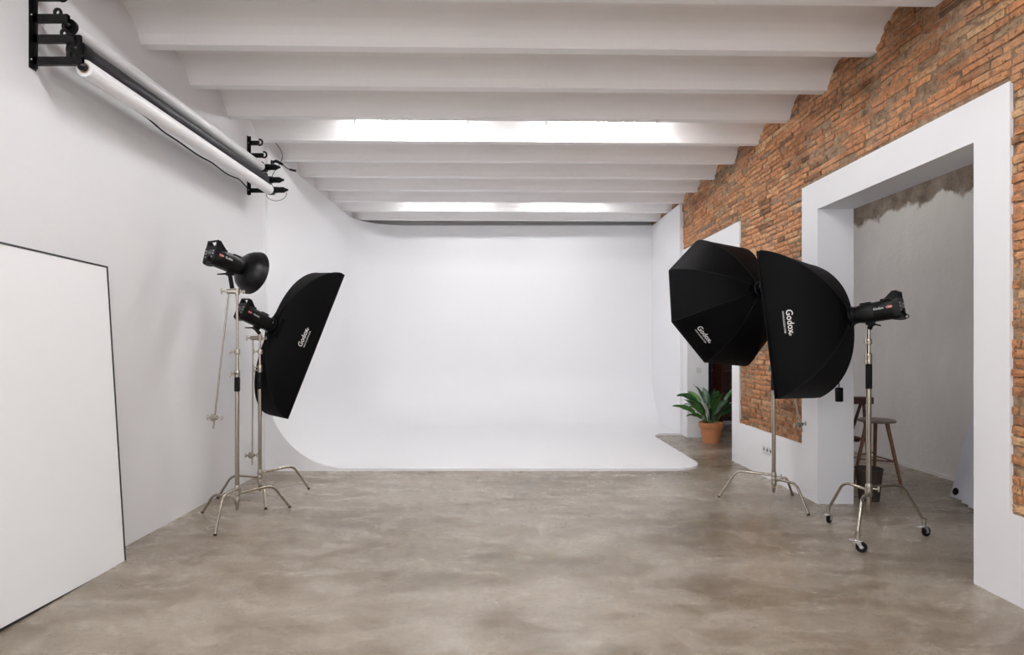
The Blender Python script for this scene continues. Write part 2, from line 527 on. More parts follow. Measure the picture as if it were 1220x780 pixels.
# ------------------------------------------------------------------ cyclorama
RC = 1.0; FZ = .032
cy = MB()
sec = [(0, CH), (0, 3.0), (0, 2.0), (0, FZ+RC)]
N = 16
for i in range(1, N+1):
    a = PI/2*i/N
    sec.append((RC*(1-math.cos(a)), FZ+RC*(1-math.sin(a))))
plan = [(CXL, CY0, 1, 0), (CXL, 8.5, 1, 0), (CXL, 9.8, 1, 0), (CXL, CY1-RC, 1, 0)]
for i in range(1, N+1):
    a = PI/2*i/N
    plan.append((CXL+RC-RC*math.cos(a), CY1-RC+RC*math.sin(a), math.cos(a), -math.sin(a)))
plan += [(0, CY1, 0, -1), (1.5, CY1, 0, -1), (CXR, CY1, 0, -1)]
cy.grid([[V((x+nx*d, y+ny*d, z_)) for (x, y, nx, ny) in plan] for (d, z_) in sec])
# floor plate outline (clockwise from left front)
fx0 = CXL+RC; EX = 2.57
out = [(fx0, CY0)]
rf = .44
for i in range(0, 11):
    a = -PI/2 + PI/2*i/10
    out.append((EX-rf+rf*math.cos(a), CY0+rf+rf*math.sin(a)))
rb = .40
for i in range(0, 11):
    a = PI - PI/2*i/10
    out.append((EX+rb+rb*math.cos(a), 10.27-rb+rb*math.sin(a)))
out += [(CXR, 10.27), (CXR, CY1-RC), (fx0, CY1-RC)]
n = len(out)
cy.add([V((x, y, FZ)) for x, y in out], [tuple(range(n))])
edge = out[:-3]+[(CXR, 10.27)]
for i in range(len(edge)-1):
    (x0, y0), (x1, y1) = edge[i], edge[i+1]
    cy.add([(x0, y0, 0), (x1, y1, 0), (x1, y1, FZ), (x0, y0, FZ)], [(0, 1, 2, 3)])
# closed front end of the left cove and thin end of the left skin
pr = [(XL+.001, 0), (fx0, 0)] + [(CXL+d, z_) for d, z_ in reversed(sec)] + [(XL+.001, CH)]
for i in range(1, len(pr)-2):
    pass
k = len(sec)
ptsL = [V((CXL+d, CY0, z_)) for d, z_ in sec]
ptsW = [V((XL+.001, CY0, z_ if z_ > FZ+1e-4 else 0)) for d, z_ in sec]
cy.grid([ptsL, ptsW])
cy.add([(fx0, CY0, 0), (fx0, CY0, FZ), (XL+.001, CY0, 0)], [(0, 1, 2)])
# top ledge and far fill
cy.grid([[V((x, y, CH)) for (x, y, a, b) in plan], [V((min(x, XL+.001) if b == 0 and a == 1 else x-a*.03, y-b*.03, CH)) for (x, y, a, b) in plan]])
# right end wall
cy.box(CXR, XR-.001, 10.27, CY1+.03, 0, CH)
cyo = cy.build('cyclorama', M_CYC, smooth=True, fix=False)
tag(cyo, 'white infinity cove backdrop curving from floor to walls at the end of the room', 'studio backdrop')

# ------------------------------------------------------------------ ceiling lights
def ceiling_light(x0, x1, y, label, up=0):
    L = x1-x0; t = thing('ceiling_light', ((x0+x1)/2, y+sh((x0+x1)/2), 4.266+up), label, 'ceiling light', 'fluorescent ceiling battens')
    b = MB().rbox(-L/2, L/2, -.03, .03, -.105, -.055, .006)
    b.box(-L/2+.15, -L/2+.19, -.015, .015, -.06, .0); b.box(L/2-.19, L/2-.15, -.015, .015, -.06, .0)
    b.build('batten', M_PLATE, t)
    for s_ in (-1, 1): MB().rbox(s_*(L/2-.015)-.015, s_*(L/2-.015)+.015, -.018, .018, -.16, -.10, .004).build('lamp_holder', M_PLATE, t)
    MB().tube([(-L/2+.03, 0, -.14), (L/2-.03, 0, -.14)], .015, 12).build('tube', M_TUBEF if up else M_TUBE, t, smooth=True)
    return t
rows = [(6.74, 'third bay from the camera'), (10.52, 'far bay above the white backdrop'), (2.96, 'bay overhead'), (-.82, 'bay behind the camera')]
ceiling_light(-1.70, -.39, 6.74, 'lit tube light in the middle ceiling bay, the left one of the bright near pair')
ceiling_light(.49, 1.78, 6.74, 'lit tube light in the middle ceiling bay, the right one of the bright near pair')
ceiling_light(-1.70, -.39, 10.52, 'tube light glowing above the backdrop in the far ceiling bay, left of the pair', .03)
ceiling_light(.49, 1.78, 10.52, 'tube light glowing above the backdrop in the far ceiling bay, right of the pair', .03)
ceiling_light(-1.70, -.39, 2.96, 'tube light in the overhead ceiling bay nearest the viewer, left side')
ceiling_light(.49, 1.78, 2.96, 'tube light in the overhead ceiling bay nearest the viewer, right side')

ceiling_light(-1.70, -.39, -.82, 'tube light in the ceiling bay behind the viewer, left side')
ceiling_light(.49, 1.78, -.82, 'tube light in the ceiling bay behind the viewer, right side')
# ------------------------------------------------------------------ leaning white panel
def leaning_panel():
    y0, y1 = 2.25, 4.32
    t = thing('reflector_panel', (-2.782, 3.30, 0), 'large white panel with thin black edging leaning on the left wall', 'reflector panel')
    # local axes: along Y, up along leaning direction
    up = V((-2.955+2.782, .055, 2.195)).normalized(); H = 2.205
    al = V((0, 1, 0)); al = (al-up*al.dot(up)).normalized(); nr = al.cross(up).normalized()
    if nr.x < 0: nr = -nr
    M = Matrix(((al.x, nr.x, up.x, 0), (al.y, nr.y, up.y, 0), (al.z, nr.z, up.z, .004), (0, 0, 0, 1)))
    a, b = y0-3.28, y1-3.28
    MB().box(a+.012, b-.012, -.018, -.004, .012, H-.012, M).build('panel_face', M_PANELW, t)
    q = MB()
    q.box(a, b, -.022, .000, 0, .014, M); q.box(a, b, -.022, .000, H-.012, H, M)
    q.box(a, a+.012, -.022, .000, 0, H, M); q.box(b-.012, b, -.022, .000, 0, H, M)
    q.build('frame', M_TAPE, t)
    return t
leaning_panel()

# ------------------------------------------------------------------ background roll rail
ARMS = [(3.66, -2.765, 3.622), (3.53, -2.722, 3.475), (3.39, -2.675, 3.36)]
def bracket(y, label, far):
    t = thing('wall_bracket', (XL, y, 3.335), label, 'wall bracket', 'paper roll brackets on the left wall')
    z0 = 0; z1 = 4.02-3.335
    MB().box(0, .006, -.028, .028, z0, z1).box(.006, .036, -.004, .002, z0, z1).build('back_plate', M_BLACKM, t)
    for (h, xr, zr) in ARMS:
        L = xr-XL; hz = h-3.335
        q = MB().box(.006, L+.012, -.004, .020, hz-.026, hz+.024)
        # holder plate down to the roll spindle
        q.box(L-.012, L+.012, -.002, .018, zr-3.335-.012, hz+.024)
        q.build('arm', M_BLACKM, t)
        if xr > -2.66: continue
        ring = [V((L-.055+.020*math.cos(a), .004, hz+.036+.022*math.sin(a))) for a in [2*PI*i/16 for i in range(16)]]
        MB().tube(ring, .0095, 8, closed=True).build('ring', M_BLACKM, t, smooth=True)
    for (h, L) in ((3.80, .20), (3.945, .15)):
        hz = h-3.335
        q = MB().box(.006, L-.02, -.004, .020, hz-.026, hz+.024)
        hook = [V((L-.03+.034*math.cos(a)+.012, .008, hz+.008+.034*math.sin(a))) for a in [R(-100)+R(200)*i/10 for i in range(11)]]
        q.tube(hook, .011, 8)
        q.build('arm', M_BLACKM, t)
    for zz in (.05, .33, .6): MB().lathe([(0, -.031), (.006, -.031), (.006, -.028)], Matrix.Translation((.02, 0, zz)), 8).build('screw', M_CHROME, t)
bracket(3.72, 'black steel bracket holding the near ends of the paper rolls', 0)
bracket(6.87, 'black steel bracket holding the far ends of the paper rolls', 1)
def paper_roll(i, r, mat, label, name):
    h, x, z_ = ARMS[i]
    y0, y1 = 3.757, 6.72
    t = thing(name, (x, y0, z_), label, 'background roll', 'background rolls on the wall brackets')
    L = y1-y0
    MB().lathe([(r*.62, 0), (r-.002, 0), (r, .002), (r, L-.002), (r-.002, L), (r*.62, L)], n=32).build('paper', mat, t, smooth=True)
    MB().lathe([(r*.5, -.004), (r*.61, -.004), (r*.61, L+.004), (r*.5, L+.004)], n=24).build('core', M_CARD, t, smooth=True)
    e = MB().lathe([(.010, -.045), (r*.48, -.03), (r*.48, .02)], n=20)
    if i < 2:
        k = 1.02 if i == 0 else 1.12
        e.lathe([(.02, -.016), (r*k, -.014), (r*k, .01 if i == 0 else .07), (r*.9, .012 if i == 0 else .074)], n=28)
    if i == 1: e.rbox(-.05, .045, -.032, -.008, -.062, .085, .008)
    e.build('end_cap', M_BLACKP, t, smooth=True)
    m = MB().rbox(-.035, .04, L+.005, L+.085, -.045, .035, .008)
    Mx = Matrix.Translation((.03, L+.05, .008)) @ Matrix.Rotation(-PI/2, 4, 'Z')
    m.lathe([(.034, 0), (.036, .01), (.036, .05), (.030, .055), (.033, .06), (.033, .12), (.022, .14), (.014, .155), (.013, .17)], Mx, 16)
    m.lathe([(.012, L+.08), (.012, L+.135)], n=10)
    m.build('drive_motor', M_BLACKP, t, smooth=True)
paper_roll(0, .046, M_VINYL, 'pearl white background roll, the topmost of the three rolls', 'background_roll')
paper_roll(1, .056, M_GREYP, 'dark grey background roll between the two white rolls', 'background_roll')
paper_roll(2, .055, M_PAPER, 'bright white background roll, the lowest and nearest of the three', 'background_roll')
# cables
q = MB()
pts = []
for i in range(26):
    t = i/25; y = 4.62+(6.86-4.62)*t
    pts.append(V((-2.90-.065*max(0, t-.8)*5+.02*math.sin(t*17)*(1-t), y, 3.42-.03*math.sin(PI*t)+.025*(1-t)-.02*math.sin(t*11)**2)))
q.tube(pts, .007, 6)
tag(q.build('power_cable', M_RUBBER, smooth=True), 'black cable sagging along the wall under the background rolls', 'cable')
q = MB()
pts = [V((-2.66+.12*math.cos(a)*(1), 6.90, 3.36+.085*math.sin(a))) for a in [R(170)+R(200)*i/18 for i in range(19)]]
q.tube(pts, .003, 6)
pts = [V((-2.66+.07*math.sin(a*1.3), 6.89+.01*a, 3.95-.12*a)) for a in [i*.25 for i in range(19)]]
q.tube(pts, .0035, 6)
tag(q.build('motor_cable', M_BLACKP, smooth=True), 'thin looping motor wire at the far bracket of the rolls', 'cable')
q = MB()
q.tube(fillet([(-2.948, 7.50, 3.90), (-2.90, 7.50, 3.93), (-2.86, 7.50, 3.91), (-2.81, 7.5, 3.885)], .03), .018, 8)
q.tube([(-2.81, 7.5, 3.885), (-2.76, 7.5, 3.84), (-2.70, 7.5, 3.81)], .006, 6)
q.tube([(-2.72, 7.5, 3.82), (-2.64, 7.5, 3.80)], .014, 8)
q.box(-2.95, -2.93, 7.47, 7.53, 3.86, 3.93)
tag(q.build('wall_hook', M_BLACKM, smooth=True), 'small black hook with chain end beside the far roll bracket', 'hook')

# ------------------------------------------------------------------ light stands
def knob(mb, p, d, r=.018, L=.045, bar=True):
    p = V(p); d = V(d).normalized()
    mb.tube([p, p+d*L], .0065, 8)
    s_ = d.cross(V((0, 0, 1)))
    if s_.length < .1: s_ = V((1, 0, 0))
    s_.normalize(); u = d.cross(s_)
    e = p+d*L
    if bar: mb.tube([e-u*r*1.5, e, e+u*r*1.5], [.006, .011, .006], 8)
    else: mb.tube([e-d*.008, e+d*.010], r, 12)
def light_stand(cx, cy_, feet, hubs, top, sleeve, collars, label, casters=False, arm=None, kdir=(-1, -.3, 0), bend=.66, colbot=None):
    t = thing('light_stand', (cx, cy_, 0), label, 'light stand', 'chromed lighting stands')
    cb = colbot if colbot is not None else min(hubs)-.05
    s0, s1 = sleeve
    MB().lathe([(.009, cb-.055), (.013, cb-.045), (.014, cb-.025), (.016, cb-.02), (.0195, cb), (.0195, s0+.01)], Matrix.Rotation(PI/2, 4, 'X'), 16).build('column', M_STEEL, t, smooth=True)
    MB().lathe([(.022, s0), (.0245, s0+.006), (.0245, s1-.006), (.022, s1)], Matrix.Rotation(PI/2, 4, 'X'), 16).build('grip_sleeve', M_RUBBER, t, smooth=True)
    rs = [.0165, .0135, .011]
    zs = [s1] + list(collars) + [top]
    q = MB()
    for i in range(len(zs)-1):
        rr = rs[min(i, 2)]
        q.lathe([(rr, zs[i]-.03), (rr, zs[i+1])], Matrix.Rotation(PI/2, 4, 'X'), 14)
    q.build('riser', M_STEEL, t, smooth=True)
    for i, zc in enumerate([s1+.03]+list(collars)):
        c = MB().lathe([(.020, zc-.03), (.0245, zc-.026), (.0245, zc+.012), (.020, zc+.018)], Matrix.Rotation(PI/2, 4, 'X'), 14)
        knob(c, (kdir[0]*.015, kdir[1]*.015, zc-.006), kdir)
        c.build('collar', M_CAST, t, smooth=True)
    hb = MB()
    h0, h1 = min(hubs), max(hubs); pf = [(.021, h0-.03)]
    for h in sorted(hubs): pf += [(.024, h-.02), (.027, h-.014), (.027, h+.014), (.024, h+.02)]
    hb.lathe(pf+[(.021, h1+.03)], Matrix.Rotation(PI/2, 4, 'X'), 16)
    knob(hb, (.02, -.012, max(hubs)-.01), (.9, -.5, 0), .016, .045)
    hb.build('leg_hub', M_CAST, t, smooth=True)
    for i, ((fx, fy), h) in enumerate(zip(feet, hubs)):
        d = V((fx-cx, fy-cy_, 0)); L = d.length; d.normalize()
        zf = .135 if casters else .004
        pts = fillet([d*.018+V((0, 0, h)), d*L*bend+V((0, 0, h+.02)), d*L*(1 if not casters else .99)+V((0, 0, zf))], .07, 8)
        leg = MB().tube(pts, .0125, 12).build('leg', M_STEEL, t, smooth=True)
        if not casters:
            dn = (pts[-1]-pts[-2]).normalized()
            MB().tube([pts[-1]-dn*.012, pts[-1]], .0145, 12).build('foot_cap', M_RUBBER, leg, smooth=True)
        else:
            c = bpy.data.objects.new('caster', None); COL.objects.link(c); c.parent = t
            c.location = d*L; c.rotation_euler = (0, 0, [R(40), R(-35), R(20)][i])
            s_ = MB().tube([(0, 0, .085), (0, 0, .15)], .015, 12)
            s_.tube([(0, 0, .125), (0, 0, .15)], .019, 12); s_.build('stem', M_CAST, c, smooth=True)
            f = MB().rbox(-.034, .034, -.020, .020, .082, .090, .002)
            f.prism([(-.026, .086), (.020, .086), (.034, .036), (.020, .032)], 'y', -.020, -.0165)
            f.prism([(-.026, .086), (.020, .086), (.034, .036), (.020, .032)], 'y', .0165, .020)
            f.rbox(-.062, -.02, -.018, .018, .078, .086, .002)
            f.tube([(.024, -.022, .040), (.024, .022, .040)], .006, 8)
            f.build('fork', M_CHROME, c)
            Mw = Matrix.Translation((.024, 0, .040))
            MB().lathe([(.024, -.013), (.036, -.013), (.040, -.008), (.040, .008), (.036, .013), (.024, .013)], Mw, 28).build('tyre', M_RUBBER, c, smooth=True)
            MB().lathe([(0, -.014), (.010, -.015), (.024, -.010), (.024, .010), (.010, .015), (0, .014)], Mw, 20).build('wheel_hub', M_BUTTON, c, smooth=True)
    if arm:
        a0, a1, hp, kd = arm
        o = V((cx, cy_, 0)); a0 = V(a0)-o; a1 = V(a1)-o; hp = V(hp)-o
        kd = V(kd).normalized()
        ga = MB().tube([a0, a1], .0078, 10)
        # gobo head at the pivot on the riser
        ga.build('grip_arm', M_STEEL, t, smooth=True)
        g = MB()
        c0 = V((0, 0, a0.z))
        g.tube([c0+V((0, 0, -.028)), c0+V((0, 0, .030))], .024, 14)
        side = (a0-c0); side.z = 0; side = side.normalized() if side.length > .01 else V((-1, 0, 0))
        g.tube([c0+side*.01, a0+side*.018], .022, 14)
        knob(g, a0+side*.01, side, .018, .05)
        knob(g, c0, -side, .018, .055, bar=False)
        g.build('pivot_head', M_CAST, t, smooth=True)
        g = MB()
        g.tube([hp-kd*.030, hp-kd*.012, hp+kd*.012, hp+kd*.030], [.020, .025, .025, .020], 14)
        g.tube([hp-kd*.012+V((0, 0, -.032)), hp-kd*.012+V((0, 0, .032))], .014, 10)
        g.tube([hp+kd*.030, hp+kd*.070], .008, 8)
        g.tube([hp-kd*.030, hp-kd*.060], .008, 8)
        n_ = V((0, 0, 1))
        g.tube([hp+kd*.072-n_*.022, hp+kd*.072, hp+kd*.072+n_*.022], [.007, .012, .007], 8)
        g.tube([hp-kd*.066-n_*.024, hp-kd*.066, hp-kd*.066+n_*.024], [.007, .012, .007], 8)
        g.build('grip_head', M_CAST, t, smooth=True)
    return t

A = (-2.434, 5.385); B = (-2.512, 6.08); Cc = (2.73, 5.92); D = (3.033, 4.868)
light_stand(*A, [(-2.836, 5.545), (-2.391, 4.88), (-2.075, 5.73)], [.175, .275, .225], 2.10, (1.16, 1.29), [1.335, 1.53],
            'chromed three-legged stand on the left carrying the light with the round dish',
            arm=((-2.50, 5.36, 2.075), (-2.64, 5.36, .82), (-2.63, 5.355, .925), (1, -.1, -.02)))
light_stand(*B, [(-2.125, 6.444), (-2.281, 5.656), (-2.945, 6.067)], [.265, .175, .22], 1.70, (1.13, 1.30), [1.36, 1.52],
            'chromed three-legged stand on the left carrying the tall narrow softbox, behind the dish stand',
            arm=((-2.565, 6.03, 1.655), (-2.567, 6.02, .355), (-2.575, 6.015, .455), (1, -.25, .05)))
light_stand(*Cc, [(2.242, 6.107), (3.052, 6.188), (2.844, 5.461)], [.275, .20, .24], 2.06, (1.13, 1.31), [1.36, 1.70],
            'chromed three-legged stand on the right under the eight-sided softbox',
            arm=((2.74, 5.86, 1.80), (2.955, 5.80, .73), (2.93, 5.80, .80), (1, .3, .12)), kdir=(-1, -.2, 0))
light_stand(*D, [(2.893, 5.224), (2.732, 4.522), (3.493, 4.872)], [.385, .36, .41], 1.72, (1.225, 1.43), [1.50, 1.62],
            'wheeled chromed stand with casters in front of the near opening', casters=True, kdir=(-.8, -.6, 0), bend=.60, colbot=.27)

# ------------------------------------------------------------------ strobes
def frame_m(loc, yaw, pit, rol=0):
    yaw, pit, rol = R(yaw), R(pit), R(rol)
    d = V((math.sin(yaw)*math.cos(pit), math.cos(yaw)*math.cos(pit), math.sin(pit)))
    r = V((math.cos(yaw), -math.sin(yaw), 0)); u = r.cross(d)
    r2 = r*math.cos(rol)+u*math.sin(rol); u2 = -r*math.sin(rol)+u*math.cos(rol)
    return Matrix(((r2.x, d.x, u2.x, loc[0]), (r2.y, d.y, u2.y, loc[1]), (r2.z, d.z, u2.z, loc[2]), (0, 0, 0, 1)))
def superell(w, h, y, n=28, e=3.2, cz=0):
    out = []
    for k in range(n):
        a = 2*PI*k/n; c, s_ = math.cos(a), math.sin(a)
        out.append(V((w/2*math.copysign(abs(c)**(2/e), c), y, cz+h/2*math.copysign(abs(s_)**(2/e), s_))))
    return out
def loft(mb, rings):
    n = len(rings[0]); m = len(rings)
    vs = [p for r in rings for p in r]
    fs = [(i*n+k, i*n+(k+1) % n, (i+1)*n+(k+1) % n, (i+1)*n+k) for i in range(m-1) for k in range(n)]
    fs += [tuple(range(n)), tuple((m-1)*n+k for k in reversed(range(n)))]
    mb.add(vs, fs)
def text_pts(txt, size, name='t', depth=0):
    cu = bpy.data.curves.new(name, 'FONT'); cu.body = txt; cu.size = size; cu.resolution_u = 4
    cu.align_x = 'CENTER'; cu.offset = size*.012
    ob = bpy.data.objects.new(name, cu)
    me = ob.to_mesh()
    vs = [v.co.copy() for v in me.vertices]; fs = [tuple(p.vertices) for p in me.polygons]
    ob.to_mesh_clear(); bpy.data.objects.remove(ob); bpy.data.curves.remove(cu)
    return vs, fs
def strobe(loc, yaw, pit, rol, ztop, label, lever=-1):
    M = frame_m(loc, yaw, pit, rol)
    base = V((loc[0], loc[1], ztop))
    t = thing('studio_strobe', base, label, 'studio light', 'black studio strobe lights')
    t.rotation_euler = M.to_euler()
    Mi = t.matrix_basis if False else (Matrix.Translation(base) @ M.to_euler().to_matrix().to_4x4())
    off = Mi.inverted() @ V(loc)       # axis centre in local coordinates
    T = Matrix.Translation(off)
    def L(mb): mb.v = [T @ p for p in mb.v]; return mb
    b = MB()
    w, h = .146, .160
    loft(b, [superell(w*.96, h*.96, -.205), superell(w, h, -.195), superell(w, h, -.06), superell(w*.985, h*.985, -.055),
             superell(w*.985, h*.985, -.045), superell(w, h, -.04), superell(w, h, .02), superell(w*.97, h*.97, .05, e=2.6), superell(w*.93, w*.96, .085, e=2.1), superell(w*.93, w*.93, .10, e=2)])
    for k in range(7):
        y = -.03+k*.012
        b.rbox(-w*.36, w*.36, y, y+.006, h*.47, h*.47+.010, .0015)
    b.rbox(-.045, .045, -.17, -.10, h*.46, h*.46+.018, .006)
    body = L(b).build('body', M_BLACKP, t, smooth=True)
    rp = MB()
    loft(rp, [superell(.147, .168, -.235, e=6), superell(.152, .174, -.228, e=6), superell(.152, .174, -.190, e=6)])
    L(rp).build('rear_panel', M_BLACKP, t, smooth=True)
    L(MB().box(-.030, .026, -.2375, -.235, .005, .042)).build('display', M_LCD, t)
    for (x, z_) in ((-.050, .035), (-.050, .010), (.048, .035), (.048, .010), (-.042, -.022), (.040, -.022)):
        L(MB().rbox(x-.008, x+.008, -.240, -.235, z_-.006, z_+.006, .002)).build('button', M_BUTTON, t)
    dl = MB().lathe([(.016, -.252), (.018, -.250), (.018, -.235)], Matrix.Translation((0, 0, -.030)), 18)
    L(dl).build('dial', M_BLACKP, t, smooth=True)
    hd = MB()
    hd.tube(fillet([(-.060, -.222, .08), (-.060, -.226, .128), (.060, -.226, .128), (.060, -.222, .08)], .018), .009, 10)
    hd.prism([(-.232, .07), (-.232, .136), (-.20, .136), (-.13, .076)], 'x', -.072, -.056)
    hd.prism([(-.232, .07), (-.232, .136), (-.20, .136), (-.13, .076)], 'x', .056, .072)
    L(hd).build('handle', M_BLACKP, t, smooth=True)
    fr = MB().lathe([(.064, .095), (.073, .098), (.073, .118), (.068, .122), (.050, .122)], n=32)
    L(fr).build('mount_ring', M_DISH, t, smooth=True)
    # badge and printed name on both sides
    for s_ in (-1, 1):
        bd = MB().box(s_*.0745, s_*.0725, -.185, -.155, .002, .026)
        L(bd).build('badge', M_RED, t)
        vs, fs = text_pts('QT600', .016)
        q = MB(); q.add([V((s_*.0752, -.168+s_*p.x, .008+p.y)) for p in vs], fs)
        L(q).build('badge_print', M_LOGO, t)
        vs, fs = text_pts('Godox', .026)
        q = MB(); q.add([V((s_*.0736, -.09+s_*p.x, .005+p.y)) for p in vs], fs)
        L(q).build('name_print', M_LOGO, t)
    br_ = MB()
    br_.rbox(-.020, .020, -.03, .035, -.098, -.062, .006)
    br_.tube([(-.036, 0, -.092), (.036, 0, -.092)], .020, 16)
    br_.tube([(0, 0, -.10), V((0, 0, 0)) + (Mi.inverted() @ (base+V((0, 0, .0))) - off)*.99], .019, 12)
    L(br_).build('tilt_bracket', M_BLACKP, t, smooth=True)
    lv = MB().tube([(lever*.036, 0, -.092), (lever*.048, -.01, -.094), (lever*.052, -.085, -.125)], [.010, .009, .006], 8)
    L(lv).build('tilt_lever', M_BLACKP, t, smooth=True)
    cb = MB().tube(fillet([(.03, -.235, -.055), (.028, -.262, -.060), (.01, -.27, -.085), (-.01, -.235, -.10), (-.02, -.17, -.085), (-.02, -.15, -.06)], .03), .004, 8)
    cb.tube([(.03, -.233, -.055), (.03, -.250, -.055)], .010, 10)
    L(cb).build('power_lead', M_RUBBER, t, smooth=True)
    return M
MA = strobe((-2.475, 5.375, 2.325), 29, -14, 0, 2.10, 'black strobe light fitted with the round dish, tallest on the left')
MBm = strobe((-2.515, 6.078, 1.842), 35.4, -22.6, -3.8, 1.70, 'black strobe light behind the tall narrow softbox on the left')
MCm = strobe((2.725, 5.915, 2.19), -23.1, -10.9, -5.1, 2.06, 'black strobe light behind the eight-sided softbox, mostly hidden')
MDm = strobe((3.033, 4.862, 1.852), -40.5, -8.6, -3.2, 1.72, 'black strobe light on the wheeled stand behind the wide softbox')

# ------------------------------------------------------------------ modifiers
def at_ring(M, s_):
    q = M.copy(); q.translation = M @ V((0, s_, 0)); return q
def softbox(M, corners, depth, k, label, panel, s0, t0, tsize, rr=.078, lip=.035, nseg=14, msub=8, curve=0.0):
    t = thing('softbox', M.translation, label, 'softbox'); t.rotation_euler = M.to_euler()
    n = len(corners)
    cor = [V((x, depth, z_)) for x, z_ in corners]
    ring = []
    for x, z_ in corners:
        a = math.atan2(z_, x); 
        ring.append(V((rr*math.cos(a), 0, rr*math.sin(a))))
    def rod(i, tt):
        a = tt*(1-k)+k*math.sin(PI/2*tt); b = tt*(1-k)+k*(1-math.cos(PI/2*tt))
        p = ring[i].lerp(cor[i], a); p.y = depth*b; return p
    def surf(i, s_, tt):
        j = (i+1) % n
        p = rod(i, tt).lerp(rod(j, tt), s_)
        # fabric sags slightly inward between rods
        sag = .05*math.sin(PI*s_)*math.sin(PI*tt)*curve
        c = V((0, depth*.9*tt+.05, 0)); dd = (c-p)
        # rounded near the ring
        if tt < .35:
            w_ = (1-tt/.35); rad = V((p.x, 0, p.z)); tgt = rr+ (V((rod(i, tt).x, 0, rod(i, tt).z)).length-rr)
            p = p + rad.normalized()*(tgt-rad.length)*w_*w_ if rad.length > 1e-6 else p
        return p + dd*sag
    f = MB()
    for i in range(n):
        rows_ = [[surf(i, s_/msub, tt/nseg) for s_ in range(msub+1)] for tt in range(nseg+1)]
        rows_.append([V((p.x, p.y+lip, p.z)) for p in rows_[-1]])
        f.grid(rows_)
    sh_ = f.build('fabric_shell', M_FABRIC, t, smooth=True)
    import bmesh
    bm = bmesh.new(); bm.from_mesh(sh_.data); bmesh.ops.remove_doubles(bm, verts=bm.verts, dist=.0005)
    bmesh.ops.recalc_face_normals(bm, faces=bm.faces)
    bm.to_mesh(sh_.data); bm.free()
    sh_.data.polygons.foreach_set('use_smooth', [True]*len(sh_.data.polygons))
    sh_.data.set_sharp_from_angle(angle=R(24))
    md = sh_.modifiers.new('thick', 'SOLIDIFY'); md.thickness = .003; md.offset = -1
    for i in range(n):
        MB().tube([rod(i, tt/18) for tt in range(19)], .0035, 6).build('seam', M_PIPING, t, smooth=True)
    c2 = [V((p.x*.985, depth+.006, p.z*.985)) for p in cor]
    dq = MB(); nn = len(c2)
    dq.add(c2+[p+V((0, .003, 0)) for p in c2], [tuple(range(nn)), tuple(reversed(range(nn, 2*nn)))]+[(i, (i+1) % nn, (i+1) % nn+nn, i+nn) for i in range(nn)])
    dq.build('front_diffuser', M_DIFF, t)
    hm = MB().tube([V((p.x, depth+lip, p.z)) for p in cor], .004, 6, closed=False)
    hm.tube([V((cor[-1].x, depth+lip, cor[-1].z)), V((cor[0].x, depth+lip, cor[0].z))], .004, 6)
    hm.build('hem', M_PIPING, t)
    rg = MB().lathe([(.060, -.022), (.080, -.022), (.084, -.018), (.084, .004), (.080, .010), (.060, .010), (.060, -.022)], n=36)
    rg.build('speed_ring', M_DISH, t, smooth=True)
    # printed name near the front edge
    def place(vs, dy):
        out = []
        e = .01
        P0 = surf(panel, s0, t0)
        ws = (surf(panel, min(1, s0+.02), t0)-surf(panel, s0-.02, t0)).length/.04
        wt = (surf(panel, s0, t0+.01)-surf(panel, s0, t0-.01)).length/.02
        for p in vs:
            ss = s0+p.x/ws; tt = t0-(p.y+dy)/wt
            q = surf(panel, ss, tt)
            n_ = (surf(panel, ss+.01, tt)-q).cross(surf(panel, ss, tt+.01)-q).normalized()
            if n_.dot(q-V((0, q.y, 0))) < 0: n_ = -n_
            out.append(q+n_*.0035)
        return out
    q = MB()
    vs, fs = text_pts('Godox', tsize); q.add(place(vs, 0), fs)
    vs, fs = text_pts('\u00ae', tsize*.35); q.add(place([V((p.x+tsize*1.52, p.y, 0)) for p in vs], tsize*.02), fs)
    q.build('name_print', M_LOGO, t)
    q = MB(); vs, fs = text_pts('WWW.GODOX.COM', tsize*.26)
    q.add(place(vs, -tsize*.42), fs); q.build('address_print', M_LOGO, t)
    return t, surf
def rect(W, H): return [(-W/2, H/2), (W/2, H/2), (W/2, -H/2), (-W/2, -H/2)]
# panel order: 0 top (TL-TR), 1 right (TR-BR), 2 bottom, 3 left (BL-TL)
def rev(c): return list(reversed(c))
RB = (at_ring(MBm, .148)); RCm = at_ring(MCm, .18); RD = at_ring(MDm, .144)
# narrow softbox: list order reversed so that the print reads upwards
softbox(RB, rev(rect(.375, 1.71)), .441, .80, 'tall narrow black softbox tilted on the left stand', 1, .50, .80, .073)
softbox(RD, rev(rect(.82, 1.30)), .498, .62, 'wide rectangular black softbox on the wheeled stand by the near opening', 3, .51, .80, .074)
ro = .75
octc = [(ro*math.cos(R(112.5+45*i)), ro*math.sin(R(112.5+45*i))) for i in range(8)]
softbox(RCm, octc, .522, .6, 'large eight-sided black softbox on the right beside the far opening', 2, .5, .80, .072)

